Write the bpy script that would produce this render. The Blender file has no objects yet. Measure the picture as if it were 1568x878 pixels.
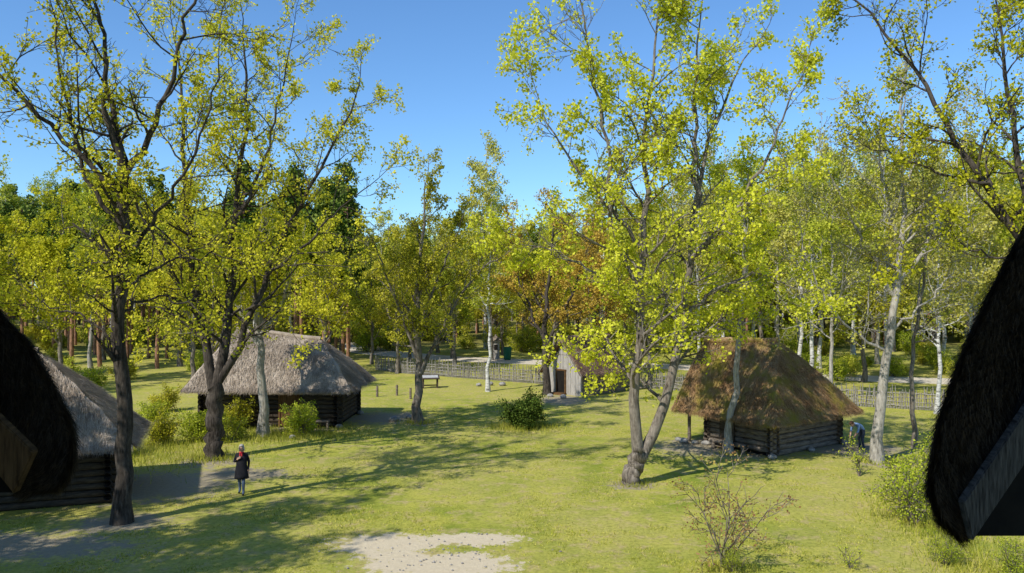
import bpy, bmesh, math, random
import numpy as np
from mathutils import Vector, noise, Matrix
rng=np.random.default_rng(7); random.seed(7)
S=bpy.context.scene; COL=S.collection
# ---------------------------------------------------------------- helpers
def link(o,parent=None):
    COL.objects.link(o)
    if parent: o.parent=parent
    return o
def empty(name,loc=(0,0,0),rz=0):
    e=bpy.data.objects.new(name,None); e.location=loc; e.rotation_euler=(0,0,rz); e.empty_display_size=.3
    return link(e)
def mk_mesh(name,V,F,mats,midx=None,smooth=False):
    V=np.asarray(V,np.float32).reshape(-1,3); F=np.asarray(F,np.int32); k=F.shape[1]
    m=bpy.data.meshes.new(name); m.vertices.add(len(V)); m.vertices.foreach_set('co',V.ravel())
    m.loops.add(F.size); m.loops.foreach_set('vertex_index',F.ravel())
    m.polygons.add(len(F)); m.polygons.foreach_set('loop_start',np.arange(0,F.size,k,dtype=np.int32))
    m.polygons.foreach_set('loop_total',np.full(len(F),k,np.int32))
    for a in mats: m.materials.append(a)
    if midx is not None: m.polygons.foreach_set('material_index',np.asarray(midx,np.int32))
    if smooth is not False:
        m.polygons.foreach_set('use_smooth',np.asarray(smooth,bool) if not isinstance(smooth,bool) else np.ones(len(F),bool))
    m.update(calc_edges=True); m.validate()
    return m
class NT:
    def __init__(s,name):
        s.m=bpy.data.materials.new(name); s.m.use_nodes=True; s.t=s.m.node_tree; s.t.nodes.clear()
        s.out=s.t.nodes.new('ShaderNodeOutputMaterial')
    def n(s,typ,props=None,**inp):
        nd=s.t.nodes.new(typ)
        for k,v in (props or {}).items(): setattr(nd,k,v)
        for k,v in inp.items():
            key=int(k[1:]) if k[0]=='i' and k[1:].isdigit() else k
            s.set(nd.inputs[key],v)
        return nd
    def set(s,sock,v):
        if isinstance(v,bpy.types.NodeSocket): s.t.links.new(v,sock)
        elif isinstance(v,bpy.types.Node): s.t.links.new(v.outputs[0],sock)
        else: sock.default_value=v
    def coord(s,scale=(1,1,1),which='Object',rot=(0,0,0)):
        c=s.n('ShaderNodeTexCoord'); mp=s.n('ShaderNodeMapping'); s.t.links.new(c.outputs[which],mp.inputs[0]); mp.inputs['Scale'].default_value=scale; mp.inputs['Rotation'].default_value=rot
        return mp.outputs[0]
    def noise(s,vec,scale,detail=4,rough=.6):
        nd=s.n('ShaderNodeTexNoise'); s.set(nd.inputs['Vector'],vec); nd.inputs['Scale'].default_value=scale
        nd.inputs['Detail'].default_value=detail; nd.inputs['Roughness'].default_value=rough; return nd.outputs[0]
    def ramp(s,fac,stops):
        r=s.n('ShaderNodeValToRGB'); s.set(r.inputs[0],fac); e=r.color_ramp.elements
        while len(e)<len(stops): e.new(.5)
        for i,(p,c) in enumerate(stops): e[i].position=p; e[i].color=(*c,1) if len(c)==3 else c
        return r.outputs[0]
    def mix(s,fac,a,b,bt='MIX'):
        m=s.n('ShaderNodeMix',{'data_type':'RGBA','blend_type':bt}); s.set(m.inputs[0],fac)
        for i,v in ((6,a),(7,b)):
            s.set(m.inputs[i],(*v,1) if isinstance(v,tuple) and len(v)==3 else v)
        return m.outputs[2]
    def math(s,op,a,b=0,c=0):
        m=s.n('ShaderNodeMath',{'operation':op}); s.set(m.inputs[0],a); s.set(m.inputs[1],b); s.set(m.inputs[2],c); return m.outputs[0]
    def finish(s,col,rough=.9,bump=None,bs=.3,bd=.02,spec=.2):
        p=s.n('ShaderNodeBsdfPrincipled'); s.set(p.inputs['Base Color'],col if not (isinstance(col,tuple) and len(col)==3) else (*col,1))
        p.inputs['Roughness'].default_value=rough; p.inputs['Specular IOR Level'].default_value=spec
        if bump is not None:
            b=s.n('ShaderNodeBump'); b.inputs['Strength'].default_value=bs; b.inputs['Distance'].default_value=bd
            s.set(b.inputs['Height'],bump); s.t.links.new(b.outputs[0],p.inputs['Normal'])
        s.t.links.new(p.outputs[0],s.out.inputs[0]); return s.m
def simple(name,c1,c2,sc=6,scale=(1,1,1),rough=.9,bs=.4,bd=.02,rot=(0,0,0)):
    n=NT(name); v=n.coord(scale,rot=rot); a=n.noise(v,sc,6); 
    col=n.ramp(a,[(.3,c1),(.7,c2)]); return n.finish(col,rough,a,bs,bd)
def leafmat(name,c1,c2,c3,trans=.35,rough=.6):
    n=NT(name); g=n.n('ShaderNodeNewGeometry'); v=n.coord(); a=n.noise(v,.8,1)
    oi=n.n('ShaderNodeObjectInfo')
    f=n.math('ADD',n.math('MULTIPLY',g.outputs['Random Per Island'],.5),n.math('MULTIPLY',a,.5))
    f=n.math('ADD',f,n.math('MULTIPLY_ADD',oi.outputs['Random'],.24,-.12))
    col=n.ramp(f,[(.28,c1),(.5,c2),(.72,c3)])
    d=n.n('ShaderNodeBsdfDiffuse',Color=col)
    if trans>.2:
        t=n.n('ShaderNodeBsdfTranslucent',Color=col); m=n.n('ShaderNodeMixShader',i0=trans,i1=d,i2=t)
    else: m=d
    n.t.links.new(m.outputs[0],n.out.inputs[0]); return n.m
# ---------------------------------------------------------------- materials
L_maple=leafmat('spring_maple_leaves',(.34,.35,.02),(.62,.60,.03),(.78,.72,.07),.42)
L_bright=leafmat('fresh_maple_leaves',(.37,.42,.02),(.66,.68,.035),(.80,.79,.09),.45)
L_olive=leafmat('olive_leaves',(.28,.28,.025),(.52,.49,.035),(.67,.61,.08),.4)
L_rust=leafmat('rust_leaves',(.30,.24,.03),(.54,.38,.05),(.64,.44,.09),.38)
L_birch=leafmat('birch_leaves',(.27,.32,.03),(.52,.55,.05),(.69,.68,.10),.42)
L_grey=leafmat('bud_leaves',(.33,.31,.07),(.54,.51,.10),(.68,.64,.15),.38)
L_pine=leafmat('pine_needles',(.05,.09,.015),(.13,.185,.03),(.24,.28,.06),.1)
L_dark=leafmat('juniper_needles',(.025,.05,.01),(.06,.10,.018),(.13,.18,.03),.1)
L_shrub=leafmat('shrub_leaves',(.22,.30,.02),(.45,.51,.04),(.61,.65,.08),.4)
L_red=leafmat('sapling_buds',(.26,.14,.07),(.42,.26,.12),(.5,.46,.08),.3)
def barkmat(name,c1,c2,c3,sc=5):
    n=NT(name); v=n.coord((1,1,.18)); a=n.noise(v,sc*3,8,.7); b=n.noise(n.coord(),1.3,3)
    col=n.ramp(a,[(.35,c1),(.5,c2),(.68,c3)]); col=n.mix(n.ramp(b,[(.45,(0,0,0)),(.7,(.6,.6,.6))]),col,c3)
    return n.finish(col,.95,a,.9,.04,.1)
B_dark=barkmat('dark_bark',(.014,.012,.010),(.055,.045,.037),(.13,.11,.09))
B_mid=barkmat('maple_bark',(.04,.032,.027),(.16,.135,.11),(.33,.29,.24))
B_pale=barkmat('pale_bark',(.10,.09,.075),(.32,.295,.255),(.50,.465,.41))
B_pine=barkmat('pine_bark',(.07,.04,.03),(.26,.14,.09),(.45,.25,.15))
n=NT('birch_bark'); v=n.coord((1,1,3)); a=n.noise(v,2.5,6,.7)
B_birch=n.finish(n.ramp(a,[(.36,(.03,.028,.025)),(.44,(.35,.34,.32)),(.6,(.66,.65,.62))]),.8,a,.3)
WOOD=simple('weathered_logs',(.07,.055,.042),(.30,.245,.195),3,(1,1,7))
WOODD=simple('dark_logs',(.03,.022,.017),(.11,.085,.062),3,(1,1,7))
WOODL=simple('grey_planks',(.22,.20,.175),(.50,.47,.43),5,(7,7,.6))
WOODB=simple('brown_board',(.05,.025,.010),(.20,.11,.045),5,(9,1,.9),rot=(0,.75,0))
FENCE=simple('fence_wood',(.15,.135,.12),(.40,.37,.33),9)
DARKW=simple('dark_interior',(.006,.005,.005),(.018,.015,.012),4)
STONE=simple('field_stone',(.16,.15,.14),(.42,.40,.37),8)
def thatch(name,c1,c2,c3,moss=None,mlev=.5):
    n=NT(name); g=n.n('ShaderNodeNewGeometry'); v=n.coord((1,1,.35)); a=n.noise(v,22,6,.7); b=n.noise(n.coord(),1.1,5,.6)
    f=n.math('ADD',n.math('MULTIPLY',a,.6),n.math('MULTIPLY',b,.4))
    f=n.math('ADD',f,n.math('MULTIPLY_ADD',g.outputs['Random Per Island'],.16,-.08))
    col=n.ramp(f,[(.36,c1),(.5,c2),(.64,c3)])
    if moss:
        mm=n.noise(n.coord(),1.2,6,.7); col=n.mix(n.ramp(mm,[(mlev-.04,(0,0,0)),(mlev+.14,(1,1,1))]),col,moss)
    return n.finish(col,.95,a,.9,.06,.05)
T_grey=thatch('grey_thatch',(.19,.145,.105),(.37,.30,.235),(.56,.475,.385))
T_moss=thatch('mossy_thatch',(.14,.075,.035),(.37,.225,.11),(.55,.38,.21),(.36,.30,.05),.52)
T_brown=thatch('brown_thatch',(.11,.065,.045),(.25,.165,.12),(.38,.27,.2))
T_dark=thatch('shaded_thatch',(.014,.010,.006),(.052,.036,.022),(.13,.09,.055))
# ---------------------------------------------------------------- trees
class TB:
    def __init__(s,seed): s.V=[];s.F=[];s.n=0;s.leaf=[];s.r=np.random.default_rng(seed)
    def tube(s,P,R,k):
        P=np.asarray(P,float); n=len(P); T=np.gradient(P,axis=0); T/=np.linalg.norm(T,axis=1)[:,None]+1e-9
        ref=np.array([.37,.91,.13]) if abs(T[0][0])>.3 or abs(T[0][2])>.3 else np.array([0,0,1.])
        A=np.cross(T,ref); A/=np.linalg.norm(A,axis=1)[:,None]+1e-9; Bv=np.cross(T,A)
        an=np.arange(k)*2*math.pi/k
        ring=P[:,None,:]+np.asarray(R)[:,None,None]*(np.cos(an)[None,:,None]*A[:,None,:]+np.sin(an)[None,:,None]*Bv[:,None,:])
        s.V.append(ring.reshape(-1,3))
        i=np.arange(n-1)[:,None]*k; j=np.arange(k)[None,:]; j2=(j+1)%k
        s.F.append((np.stack([i+j,i+j2,i+k+j2,i+k+j],-1).reshape(-1,4))+s.n); s.n+=n*k
def norm(v): return v/(np.linalg.norm(v)+1e-9)
def grow(B,p,d,L,r,lev,c):
    R=B.r; n=(7,5,4,3)[min(lev,3)]; st=L/n; P=[p]; d=norm(d)
    for i in range(n):
        d=norm(d+R.normal(0,c['wob'],3)+np.array([0,0,c['trop']])); P.append(P[-1]+d*st)
    P=np.array(P); r=max(r,.010); rr=np.linspace(r,max(r*.35,.006),n+1)
    B.tube(P,rr,(7,5,4,3)[min(lev,3)])
    mx=c['max']
    if lev<mx:
        m=c['nch'][lev]
        for j in range(m):
            t=.18+.82*(j+R.random())/m; x=t*n; i=min(int(x),n-1); q=P[i]+(P[i+1]-P[i])*(x-i)
            tn=norm(P[i+1]-P[i]); o=norm(np.cross(tn,R.normal(0,1,3))); a=math.radians(R.uniform(*c['ang']))
            dd=tn*math.cos(a)+o*math.sin(a)
            grow(B,q,dd,L*R.uniform(*c['rat'])*(1-.35*t),rr[i]*.55,lev+1,c)
    if lev>=mx-1:
        for t in np.linspace(.6,1,c['lp']): 
            x=t*n; i=min(int(x),n-1); B.leaf.append(P[i]+(P[i+1]-P[i])*(x-i))
def leaves(C,per,spread,size,R,flat=0):
    C=np.asarray(C); N=len(C)*per; c=np.repeat(C,per,0)+R.normal(0,spread,(N,3))
    a=R.normal(0,1,(N,3)); a/=np.linalg.norm(a,axis=1)[:,None]; b=np.cross(a,R.normal(0,1,(N,3))); b/=np.linalg.norm(b,axis=1)[:,None]
    l=(size*R.uniform(.6,1.3,N))[:,None]; w=l*.42
    V=np.stack([c-a*l*.5,c+b*w-a*l*.05,c+a*l*.5,c-b*w-a*l*.05],1).reshape(-1,3)
    return V,np.arange(N*4).reshape(-1,4)
DEF=dict(wob=.17,trop=.05,max=3,nch=[7,6,5],ang=(28,64),rat=(.38,.62),lp=2,l1=3.6,n1=13,t0=.25,keep=.75,per=8,spread=.11,size=.115,depth=1.4)
def resample(pts,n,R,jit):
    P=np.array([(p[0],0,p[1]) if len(p)==2 else p for p in pts],float)
    s=np.r_[0,np.cumsum(np.linalg.norm(np.diff(P,axis=0),axis=1))]; t=np.linspace(0,s[-1],n)
    Q=np.stack([np.interp(t,s,P[:,k]) for k in range(3)],1)
    Q[1:-1]=(Q[:-2]+2*Q[1:-1]+Q[2:])/4
    J=R.normal(0,jit,(n,3)); J[0]=0; Q+=J; return Q,s[-1]
def tree_mesh(name,limbs,bark,leaf,seed,**kw):
    c=dict(DEF); c.update(kw); B=TB(seed); R=B.r
    for li,(pts,r0,r1) in enumerate(limbs):
        n=16; Q,L=resample(pts,n,R,.06)
        tt=np.linspace(0,1,n)
        if li>0 or c.get('drift0'):
            dr=R.uniform(-1,1)*c['depth']; Q[:,1]+=dr*tt**1.2*min(L/8,1.4)
        rad=r0+(r1-r0)*tt**.8
        if li==0:
            Q[0,2]=-.15; rad[0]*=1.4; rad[1]*=1.05
        B.tube(Q,rad,12)
        t0=c['t0'] if li==0 else .12
        if li==0 and c.get('bare0'): continue
        m=max(3,int(c['n1']*L/10*(1-t0)*1.2))
        for j in range(m):
            t=t0+(1-t0)*(j+R.random())/m; x=t*(n-1); i=min(int(x),n-2); q=Q[i]+(Q[i+1]-Q[i])*(x-i)
            tn=norm(Q[i+1]-Q[i]); o=norm(np.cross(tn,R.normal(0,1,3))); a=math.radians(R.uniform(*c['ang'])+8*(1-t))
            grow(B,q,tn*math.cos(a)+o*math.sin(a),c['l1']*R.uniform(.6,1.25)*(1-.4*t),min(rad[i]*.5,.08),1,c)
        grow(B,Q[-1],Q[-1]-Q[-2],c['l1']*.7,r1*.9,1,c)
    V=np.concatenate(B.V);F=np.concatenate(B.F); nb=len(F)
    lp=np.array(B.leaf)
    # foliage comes in patches: some boughs are still nearly bare
    pn=np.array([noise.noise(Vector(q*.6)+Vector((seed,0,0))) for q in lp]); lp=lp[R.random(len(lp))<np.clip(c['keep']+pn*1.2,0.04,1)]
    per=max(1,c['per']); LV,LF=leaves(lp,per,c['spread'],c['size'],R)
    F2=np.concatenate([F,LF+len(V)]); V2=np.concatenate([V,LV])
    mi=np.r_[np.zeros(nb,int),np.ones(len(LF),int)]
    return mk_mesh(name,V2,F2,[bark,leaf],mi,smooth=mi==0)
def put(name,mesh,loc,rz=0,sc=1,parent=None):
    o=bpy.data.objects.new(name,mesh); o.location=loc; o.rotation_euler=(0,0,rz); o.scale=(sc,sc,sc) if not isinstance(sc,tuple) else sc
    return link(o,parent)
# foreground left tree
put('maple_tree',tree_mesh('mt1',[
 ([(0,0),(.1,2),(0,4.8),(0,7.6),(.05,9.8),(.1,11)],.27,.15),
 ([(.05,9.9),(-1.3,11.3),(-2.5,12.6),(-3.7,13.9),(-4.6,15.4)],.10,.03),
 ([(.1,11),(-.3,12.3),(-.5,15),(-.8,17.3)],.11,.03),
 ([(.1,10.6),(1.3,12.4),(2.1,14.7),(2.9,17)],.11,.03),
 ([(0,9),(-.9,10.2),(-1.6,12.6),(-1.9,15.5)],.08,.02),
 ([(.05,8.2),(1.4,9.6),(2.6,11.6),(3.2,13.8)],.07,.02),
 ([(0,6.4),(1.0,6.9),(2.2,6.6)],.05,.02),([(0,5.4),(-1.2,6.2),(-2.6,6.6)],.05,.02),([(0,7.2),(1.4,8.0),(2.8,8.2)],.05,.02)],
 B_dark,L_maple,11,t0=.42,n1=12,l1=3.0,per=5,keep=.55,size=.105),(-11.9,24.3,0))
put('maple_tree',tree_mesh('mt2',[
 ([(0,0),(.1,2.3),(0,3.2)],.37,.32),
 ([(0,2.9),(-.7,6.1),(-1,8.8),(-1.4,12.4),(-1.6,15.9),(-2,18)],.22,.03),
 ([(.05,2.9),(.4,4.5),(.8,7.7),(.7,11),(1.2,14.3),(.9,18.2)],.24,.03),
 ([(.1,3),(1.2,5),(2,7.2),(3.1,10.2),(4.8,13.2),(5.8,15.6)],.18,.03),
 ([(-.8,6.5),(-2.2,8.6),(-3.2,11.2),(-3.6,14)],.1,.02),
 ([(2.2,7.6),(4,9),(5.3,10.6),(6.5,11.4)],.08,.02),
 ([(.75,9.5),(2,12),(2.8,15),(3.3,17.4)],.1,.02),
 ([(-.4,5),(-2,6.2),(-3.6,6.6)],.07,.02),([(.6,6),(1.9,6.4),(3.2,6.2)],.07,.02)],
 B_dark,L_maple,12,bare0=True,n1=13,l1=3.3,per=6,keep=.68),(-12.5,33.3,0))
put('maple_tree',tree_mesh('mt3',[
 ([(0,0),(-.1,3.4),(-.3,5.3),(-.5,7.5),(-.2,10)],.27,.06),
 ([(-.2,4.8),(.9,6.2),(1.8,8.6)],.1,.03),([(-.2,4.4),(-1.3,6.2),(-1.9,8.4)],.1,.03)],
 B_pale,L_maple,13,t0=.42,n1=14,l1=2.6,per=8),(-12.0,38.4,0))
put('maple_tree',tree_mesh('mt4',[
 ([(0,0),(0,2.7),(-.1,6.1),(.1,9.2),(.3,12)],.25,.04),
 ([(.1,2.6),(.8,4.2),(2,6.6),(3.2,8.1),(4.6,9.0)],.13,.03),
 ([(0,3.2),(-.8,5.4),(-1.6,7.6),(-2.2,9.2)],.11,.03),
 ([(0,5.2),(1.0,7.6),(1.7,9.6),(2.2,11)],.1,.02)],
 B_mid,L_olive,14,t0=.3,n1=15,l1=2.8,per=7,size=.12,keep=.75),(-4.9,42,0))
put('birch_tree',tree_mesh('bt5',[
 ([(0,0),(.1,4),(0,7),(.2,10),(.1,12.6)],.15,.03)],
 B_birch,L_birch,15,t0=.4,n1=22,l1=2.1,per=7,keep=.7,trop=0),(-1.65,54.6,0))
put('oak_tree',tree_mesh('ot6',[
 ([(0,0),(-.1,3.6),(0,6),(.2,9),(.5,11.4)],.26,.06),
 ([(-.1,3.4),(-1,5.4),(-1.9,8),(-2.3,10.2)],.13,.03),
 ([(-.1,3.2),(1.1,5.2),(2,7.6),(2.8,10)],.14,.03)],
 B_dark,L_rust,16,t0=.35,n1=13,l1=2.9,per=8,size=.13),(2.3,53,0))
put('maple_tree',tree_mesh('mt7',[
 ([(0,0),(.12,.7),(.32,1.3)],.33,.3),
 ([(.25,1.0),(-.05,3.4),(.35,5.8),(.42,8.1),(.43,10.5),(.55,13.4),(.8,17)],.23,.03),
 ([(.35,1.0),(.8,2),(1.4,3.4),(1.9,5.8),(2.2,8.1),(2.6,11.2),(3.4,13.6),(4.4,15.8)],.22,.03),
 ([(.3,7),(-.7,9),(-.8,12),(-1.6,15.7),(-1.9,17.2)],.1,.03),
 ([(.4,8.6),(-1.2,10.6),(-2.7,12.4),(-3.4,14)],.09,.02),
 ([(2.2,8.2),(3.6,9.8),(4.9,12.2),(5.7,14.6)],.1,.02),
 ([(.3,6.2),(-.9,7.4),(-2.4,8.4),(-3.6,8.7)],.07,.02),
 ([(2,6.2),(3.2,7.2),(4.4,7.7),(5.3,7.4)],.07,.02),
 ([(2.4,10),(2.3,12.5),(2.2,15),(2.4,17.5)],.1,.02),
 ([(.2,4.6),(-.6,5.2),(-1.3,5.0)],.05,.02),([(1.7,5),(2.6,5.6),(3.6,5.6)],.06,.02)],
 B_mid,L_bright,27,bare0=True,n1=13,l1=3.0,per=7,keep=.70,size=.125,spread=.12),(4.35,29,0))
put('linden_tree',tree_mesh('lt8',[
 ([(0,0),(.15,2.6),(.43,4.9),(.6,7.2),(.7,11),(.9,13)],.17,.03)],
 B_pale,L_bright,18,t0=.42,n1=14,l1=2.3,per=6,keep=.6),(9.35,34.3,0))
put('ash_tree',tree_mesh('at9',[
 ([(0,0),(.05,2.3),(.45,5),(.8,7.4),(1.1,10),(1,13.6),(1.1,15.5)],.24,.04),
 ([(.7,6.8),(-.4,8.6),(-1.6,10.4),(-2.5,12)],.09,.02),
 ([(.8,7.2),(2,9),(2.8,11.4),(3.3,13.6)],.1,.02),
 ([(.3,4.6),(-1.2,5.4),(-2.6,7.4),(-3.2,9.2)],.07,.02),
 ([(.9,8.6),(.2,11),(-.4,13.6)],.08,.02),
 ([(.5,5.4),(1.9,6.4),(3.2,8)],.06,.02)],
 B_pale,L_grey,19,t0=.45,n1=15,l1=3.0,per=4,keep=.5,size=.105),(14.95,32.6,0))
put('maple_tree',tree_mesh('mt10',[
 ([(0,0),(-.2,3),(-.6,6.4),(-1,7.8)],.3,.2),
 ([(-.9,7.4),(-2.0,9.4),(-3.3,11.7),(-4,13.6),(-5.1,15.3),(-6.4,17)],.16,.03),
 ([(-1,7.6),(-1.4,10.5),(-1.8,13.6),(-2,16.6)],.16,.03),
 ([(-1,7.5),(.4,10),(1.4,13.6)],.12,.03),
 ([(-2.6,10.6),(-4.4,11),(-6,11.8)],.06,.02),
 ([(-1.2,8),(-2.6,8.2),(-4,9)],.05,.02)],
 B_dark,L_maple,20,bare0=True,n1=13,l1=3.1,per=6,keep=.62,size=.115),(18.2,26,0))
put('ash_tree',tree_mesh('at11',[([(0,0),(-.1,3),(.2,6),(.6,9.4),(.4,12)],.12,.03)],B_mid,L_grey,21,t0=.35,n1=13,l1=2.2,per=4,keep=.5),(17.9,35.5,0))
# shading trees off to the left of the lawn
mA=tree_mesh('mtA',[([(0,0),(.1,4),(0,8),(.2,12),(.1,15)],.3,.06),([(0,5),(2,8),(3,12)],.15,.03),([(0,5),(-2,8),(-3,12)],.15,.03)],B_dark,L_maple,31,t0=.25,n1=13,l1=3.6,per=6,size=.17,spread=.18)
for i,(x,y) in enumerate([(-21,12),(-25,15),(-18.2,13.6),(-20.5,7.5),(-24,9),(-18.5,9.5),(-23,18)]): put('maple_tree',mA,(x,y,0),i*2.)
# generic mid-distance trees
mB=[tree_mesh('birch%d'%i,[([(0,0),(R1,5),(R1*.5,10),(R1*1.4,16)],.17,.03),([(R1*.7,6),(R1+1.0,9),(R1+1.6,12.5)],.07,.02)],B_birch if i<2 else B_pale,L_birch if i!=1 else L_grey,40+i,t0=.28,n1=17,l1=3.0,per=5,size=.18,spread=.18,trop=.02,keep=.7) for i,R1 in enumerate((.2,-.3,.1))]
mD=[tree_mesh('decid%d'%i,[([(0,0),(.1,4),(0,8),(.3,13)],.2,.04),([(0,3.6),(1.4,6.4),(2.4,10)],.11,.03),([(0,3.9),(-1.5,6.6),(-2.1,10.4)],.11,.03)],B_mid,l,50+i,t0=.2,n1=13,l1=3.2,per=6,size=.19,spread=.19,keep=.75) for i,l in enumerate((L_olive,L_birch,L_rust,L_maple))]
mid=[(-33,58,'d',3,.95),(-24,60,'d',1,.95),(-19.5,52,'d',3,.8),(-37,70,'b',2,1.1),(-30,72,'d',0,1.1),(-15,64,'d',3,.85),(-21,76,'b',0,1.0),(-9.5,66,'d',0,.8),(-5.2,72,'d',1,.85),
 (-1,84,'d',3,.9),(6.5,64,'d',2,.9),(11,70,'d',0,.95),(14,60,'b',1,.9),(17.2,66,'d',3,.9),(21,56,'b',0,1.02),(24,72,'b',2,1.1),(30,83,'b',0,1.15),(26.5,60,'d',0,.95),(20,50,'b',2,.85),
 (31,66,'b',1,1.1),(35,60,'d',1,1.1),(39,72,'b',0,1.2),(29,50,'b',1,.95),(33,47,'d',3,.85),(40,56,'b',2,1.05),(-3,92,'b',1,1.35),(9,80,'b',0,1.1),(24,45,'b',1,.8),(27.5,41,'d',3,.75),(45,65,'d',0,1.2),(16,78,'b',1,1.15),(4,74,'d',3,.85),(-13,74,'d',1,.8),
 (-36,50,'d',1,.85),(-41,62,'d',3,1.1),(-24,80,'d',3,1.0),(-33,82,'d',1,1.15),(-8,86,'d',0,.95),(-14,90,'d',1,1.0),(6,90,'d',0,1.0),(14,88,'d',3,1.1),(22,86,'b',1,1.25),(28,92,'b',0,1.35),(36,84,'b',1,1.3),(42,88,'d',1,1.25),(50,80,'b',0,1.3),(23,64,'b',1,1.05),(34,74,'b',2,1.2),(-6,80,'d',0,.8),(38,64,'d',3,1.0),(27,70,'b',1,1.1),(19,72,'b',0,1.1),
 (-29,90,'d',3,1.1),(-40,78,'d',0,1.15),(-18,84,'d',1,.95),(-2,78,'d',0,.8),(10,58,'d',1,.75),(12,84,'d',2,1.0),(25,80,'d',3,1.15),(33,92,'d',1,1.3),(18,92,'d',0,1.2),(41,48,'d',1,1.0),(-45,55,'d',0,1.0),(-10,78,'d',3,.8)]
for i,(x,y,k,j,s) in enumerate(mid):
    put('birch_tree' if k=='b' else 'young_maple_tree',(mB if k=='b' else mD)[j],(x,y,0),i*1.7,s)
# pines
def pine(seed,h):
    R=np.random.default_rng(seed); B=TB(seed); z=np.linspace(0,h,12); P=np.stack([np.cumsum(R.normal(0,.05,12)),np.cumsum(R.normal(0,.05,12)),z],1)
    B.tube(P,np.linspace(.24,.05,12),7); C=[]
    for k in range(46):
        zz=h*(.45+.55*(k/46)**.85); f=(zz/h-.45)/.55; L=(1-f)**.6*2.5*R.uniform(.6,1.15)+.3; a=R.uniform(0,6.28)
        q=np.array([np.interp(zz,z,P[:,0]),np.interp(zz,z,P[:,1]),zz]); d=np.array([math.cos(a),math.sin(a),R.uniform(-.05,.45)])
        pts=np.array([q+d*L*t+np.array([0,0,.25*t*t]) for t in (0,.33,.66,1)]); B.tube(pts,[.05,.035,.02,.01],4)
        for t in np.linspace(.35,1,int(4+L*3)): C.append(q+d*L*t+R.normal(0,.28,3))
    V=np.concatenate(B.V);F=np.concatenate(B.F); LV,LF=leaves(C,13,.22,.34,R)
    mi=np.r_[np.zeros(len(F),int),np.ones(len(LF),int)]
    return mk_mesh('pine',np.concatenate([V,LV]),np.concatenate([F,LF+len(V)]),[B_pine,L_pine],mi,smooth=mi==0)
mP=[pine(60,20),pine(61,22),pine(62,19)]
# bushes
def bush(seed,h,w,leaf,bark,stems=14,per=8,size=.08,keep=.95,spread=.1):
    B=TB(seed); c=dict(DEF); c.update(max=3,nch=[6,5,4],wob=.2,lp=2,trop=.03)
    for i in range(stems):
        a=B.r.uniform(0,6.28); t=B.r.uniform(0,1)**.6*w/h*.9
        grow(B,np.array([math.cos(a),math.sin(a),0])*B.r.uniform(0,.15)*w+np.array([0,0,-.05]),np.array([math.cos(a)*t,math.sin(a)*t,1]),h*B.r.uniform(.55,1.)*.8,.022,1,c)
    V=np.concatenate(B.V);F=np.concatenate(B.F);lp=np.array(B.leaf); lp=lp[B.r.random(len(lp))<keep]; LV,LF=leaves(lp,per,spread,size,B.r)
    mi=np.r_[np.zeros(len(F),int),np.ones(len(LF),int)]
    return mk_mesh('bush',np.concatenate([V,LV]),np.concatenate([F,LF+len(V)]),[bark,leaf],mi)
bS=[bush(70,2.2,1.6,L_shrub,B_mid,size=.1,per=6),bush(71,2.0,2.0,L_birch,B_mid,size=.1,per=6),bush(72,2.2,1.8,L_olive,B_mid,size=.1,per=6)]
put('juniper_bush',bush(73,2.0,1.8,L_dark,B_dark,26,12,.09,1,.12),(.7,40.7,0))
put('lilac_shrub',bS[0],(-10.2,38.6,0),0,.85)
put('lilac_shrub',bS[1],(-13.3,37.2,0),1,.75); put('lilac_shrub',bS[0],(-14.6,37.0,0),2,.8); put('lilac_shrub',bS[2],(-16.0,36.2,0),1,.8)
put('lilac_shrub',bS[2],(-13.9,40.2,0),1,.9); put('lilac_shrub',bS[0],(-17,33.5,0),.4,.9)
bF=bush(74,2.4,1.7,L_shrub,B_mid,13,6,.07,.7,.14)
for i,(x,y,s) in enumerate([(12.2,24.2,.95),(13.6,26.5,1.1),(11.2,20.6,.42),(12.4,19.5,.5),(11.6,17.6,.5)]): put('hazel_shrub',bF,(x,y,0),i*1.3,s)
put('rowan_sapling',bush(75,3.6,.8,L_red,B_mid,6,5,.06,.8,.09),(5.4,20.4,0))
put('rowan_sapling',bush(76,2.0,.9,L_shrub,B_mid,9,6,.06,.8,.08),(5.55,20.0,0),0,.42)
put('rowan_sapling',bush(77,1.6,.4,L_shrub,B_mid,3,4,.06,.7,.06),(8.6,20.3,0),0,.6)
put('rowan_sapling',bush(78,1.8,.4,L_shrub,B_mid,3,4,.06,.7,.06),(13.2,30.2,0),0,1)
R=np.random.default_rng(5)
for i in range(40):
    y=R.uniform(66,94); put('pine_tree',mP[i%3],(R.uniform(-.72,-.2)*y,y,0),i*1.1,R.uniform(.72,.9))
# distant forest
fo=empty('distant_forest',(0,130,0))
def hgt(x,y):
    u=x/y; return float(np.interp(u,[-.7,-.5,-.25,-.18,-.05,.1,.3,.5,.7],[.98,.95,.80,.70,.70,.78,.95,1.05,1.1]))
for k in range(470):
    y=97+80*R.random()**1.3; x=R.uniform(-1,1)*(.72*y+14); u=x/y
    if R.random()<(.72 if u<-.1 else .2): m=mP[R.integers(3)]; s=hgt(x,y)*(y/120)**.55*R.uniform(.9,1.08)
    else:
        j=R.integers(6); m=(mB+[mD[0],mD[1],mD[3]])[j]; s=hgt(x,y)*(y/120)**.55*R.uniform(.95,1.3)*1.12
    put('forest_tree_part',m,(x,y-130,0),R.uniform(0,6.28),s,fo)
for k in range(230):
    y=R.uniform(88,125); x=R.uniform(-1,1)*(.75*y+6)
    put('undergrowth_part',bS[R.integers(3)],(x,y-130,0),R.uniform(0,6.28),R.uniform(.7,1.7),fo)
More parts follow.
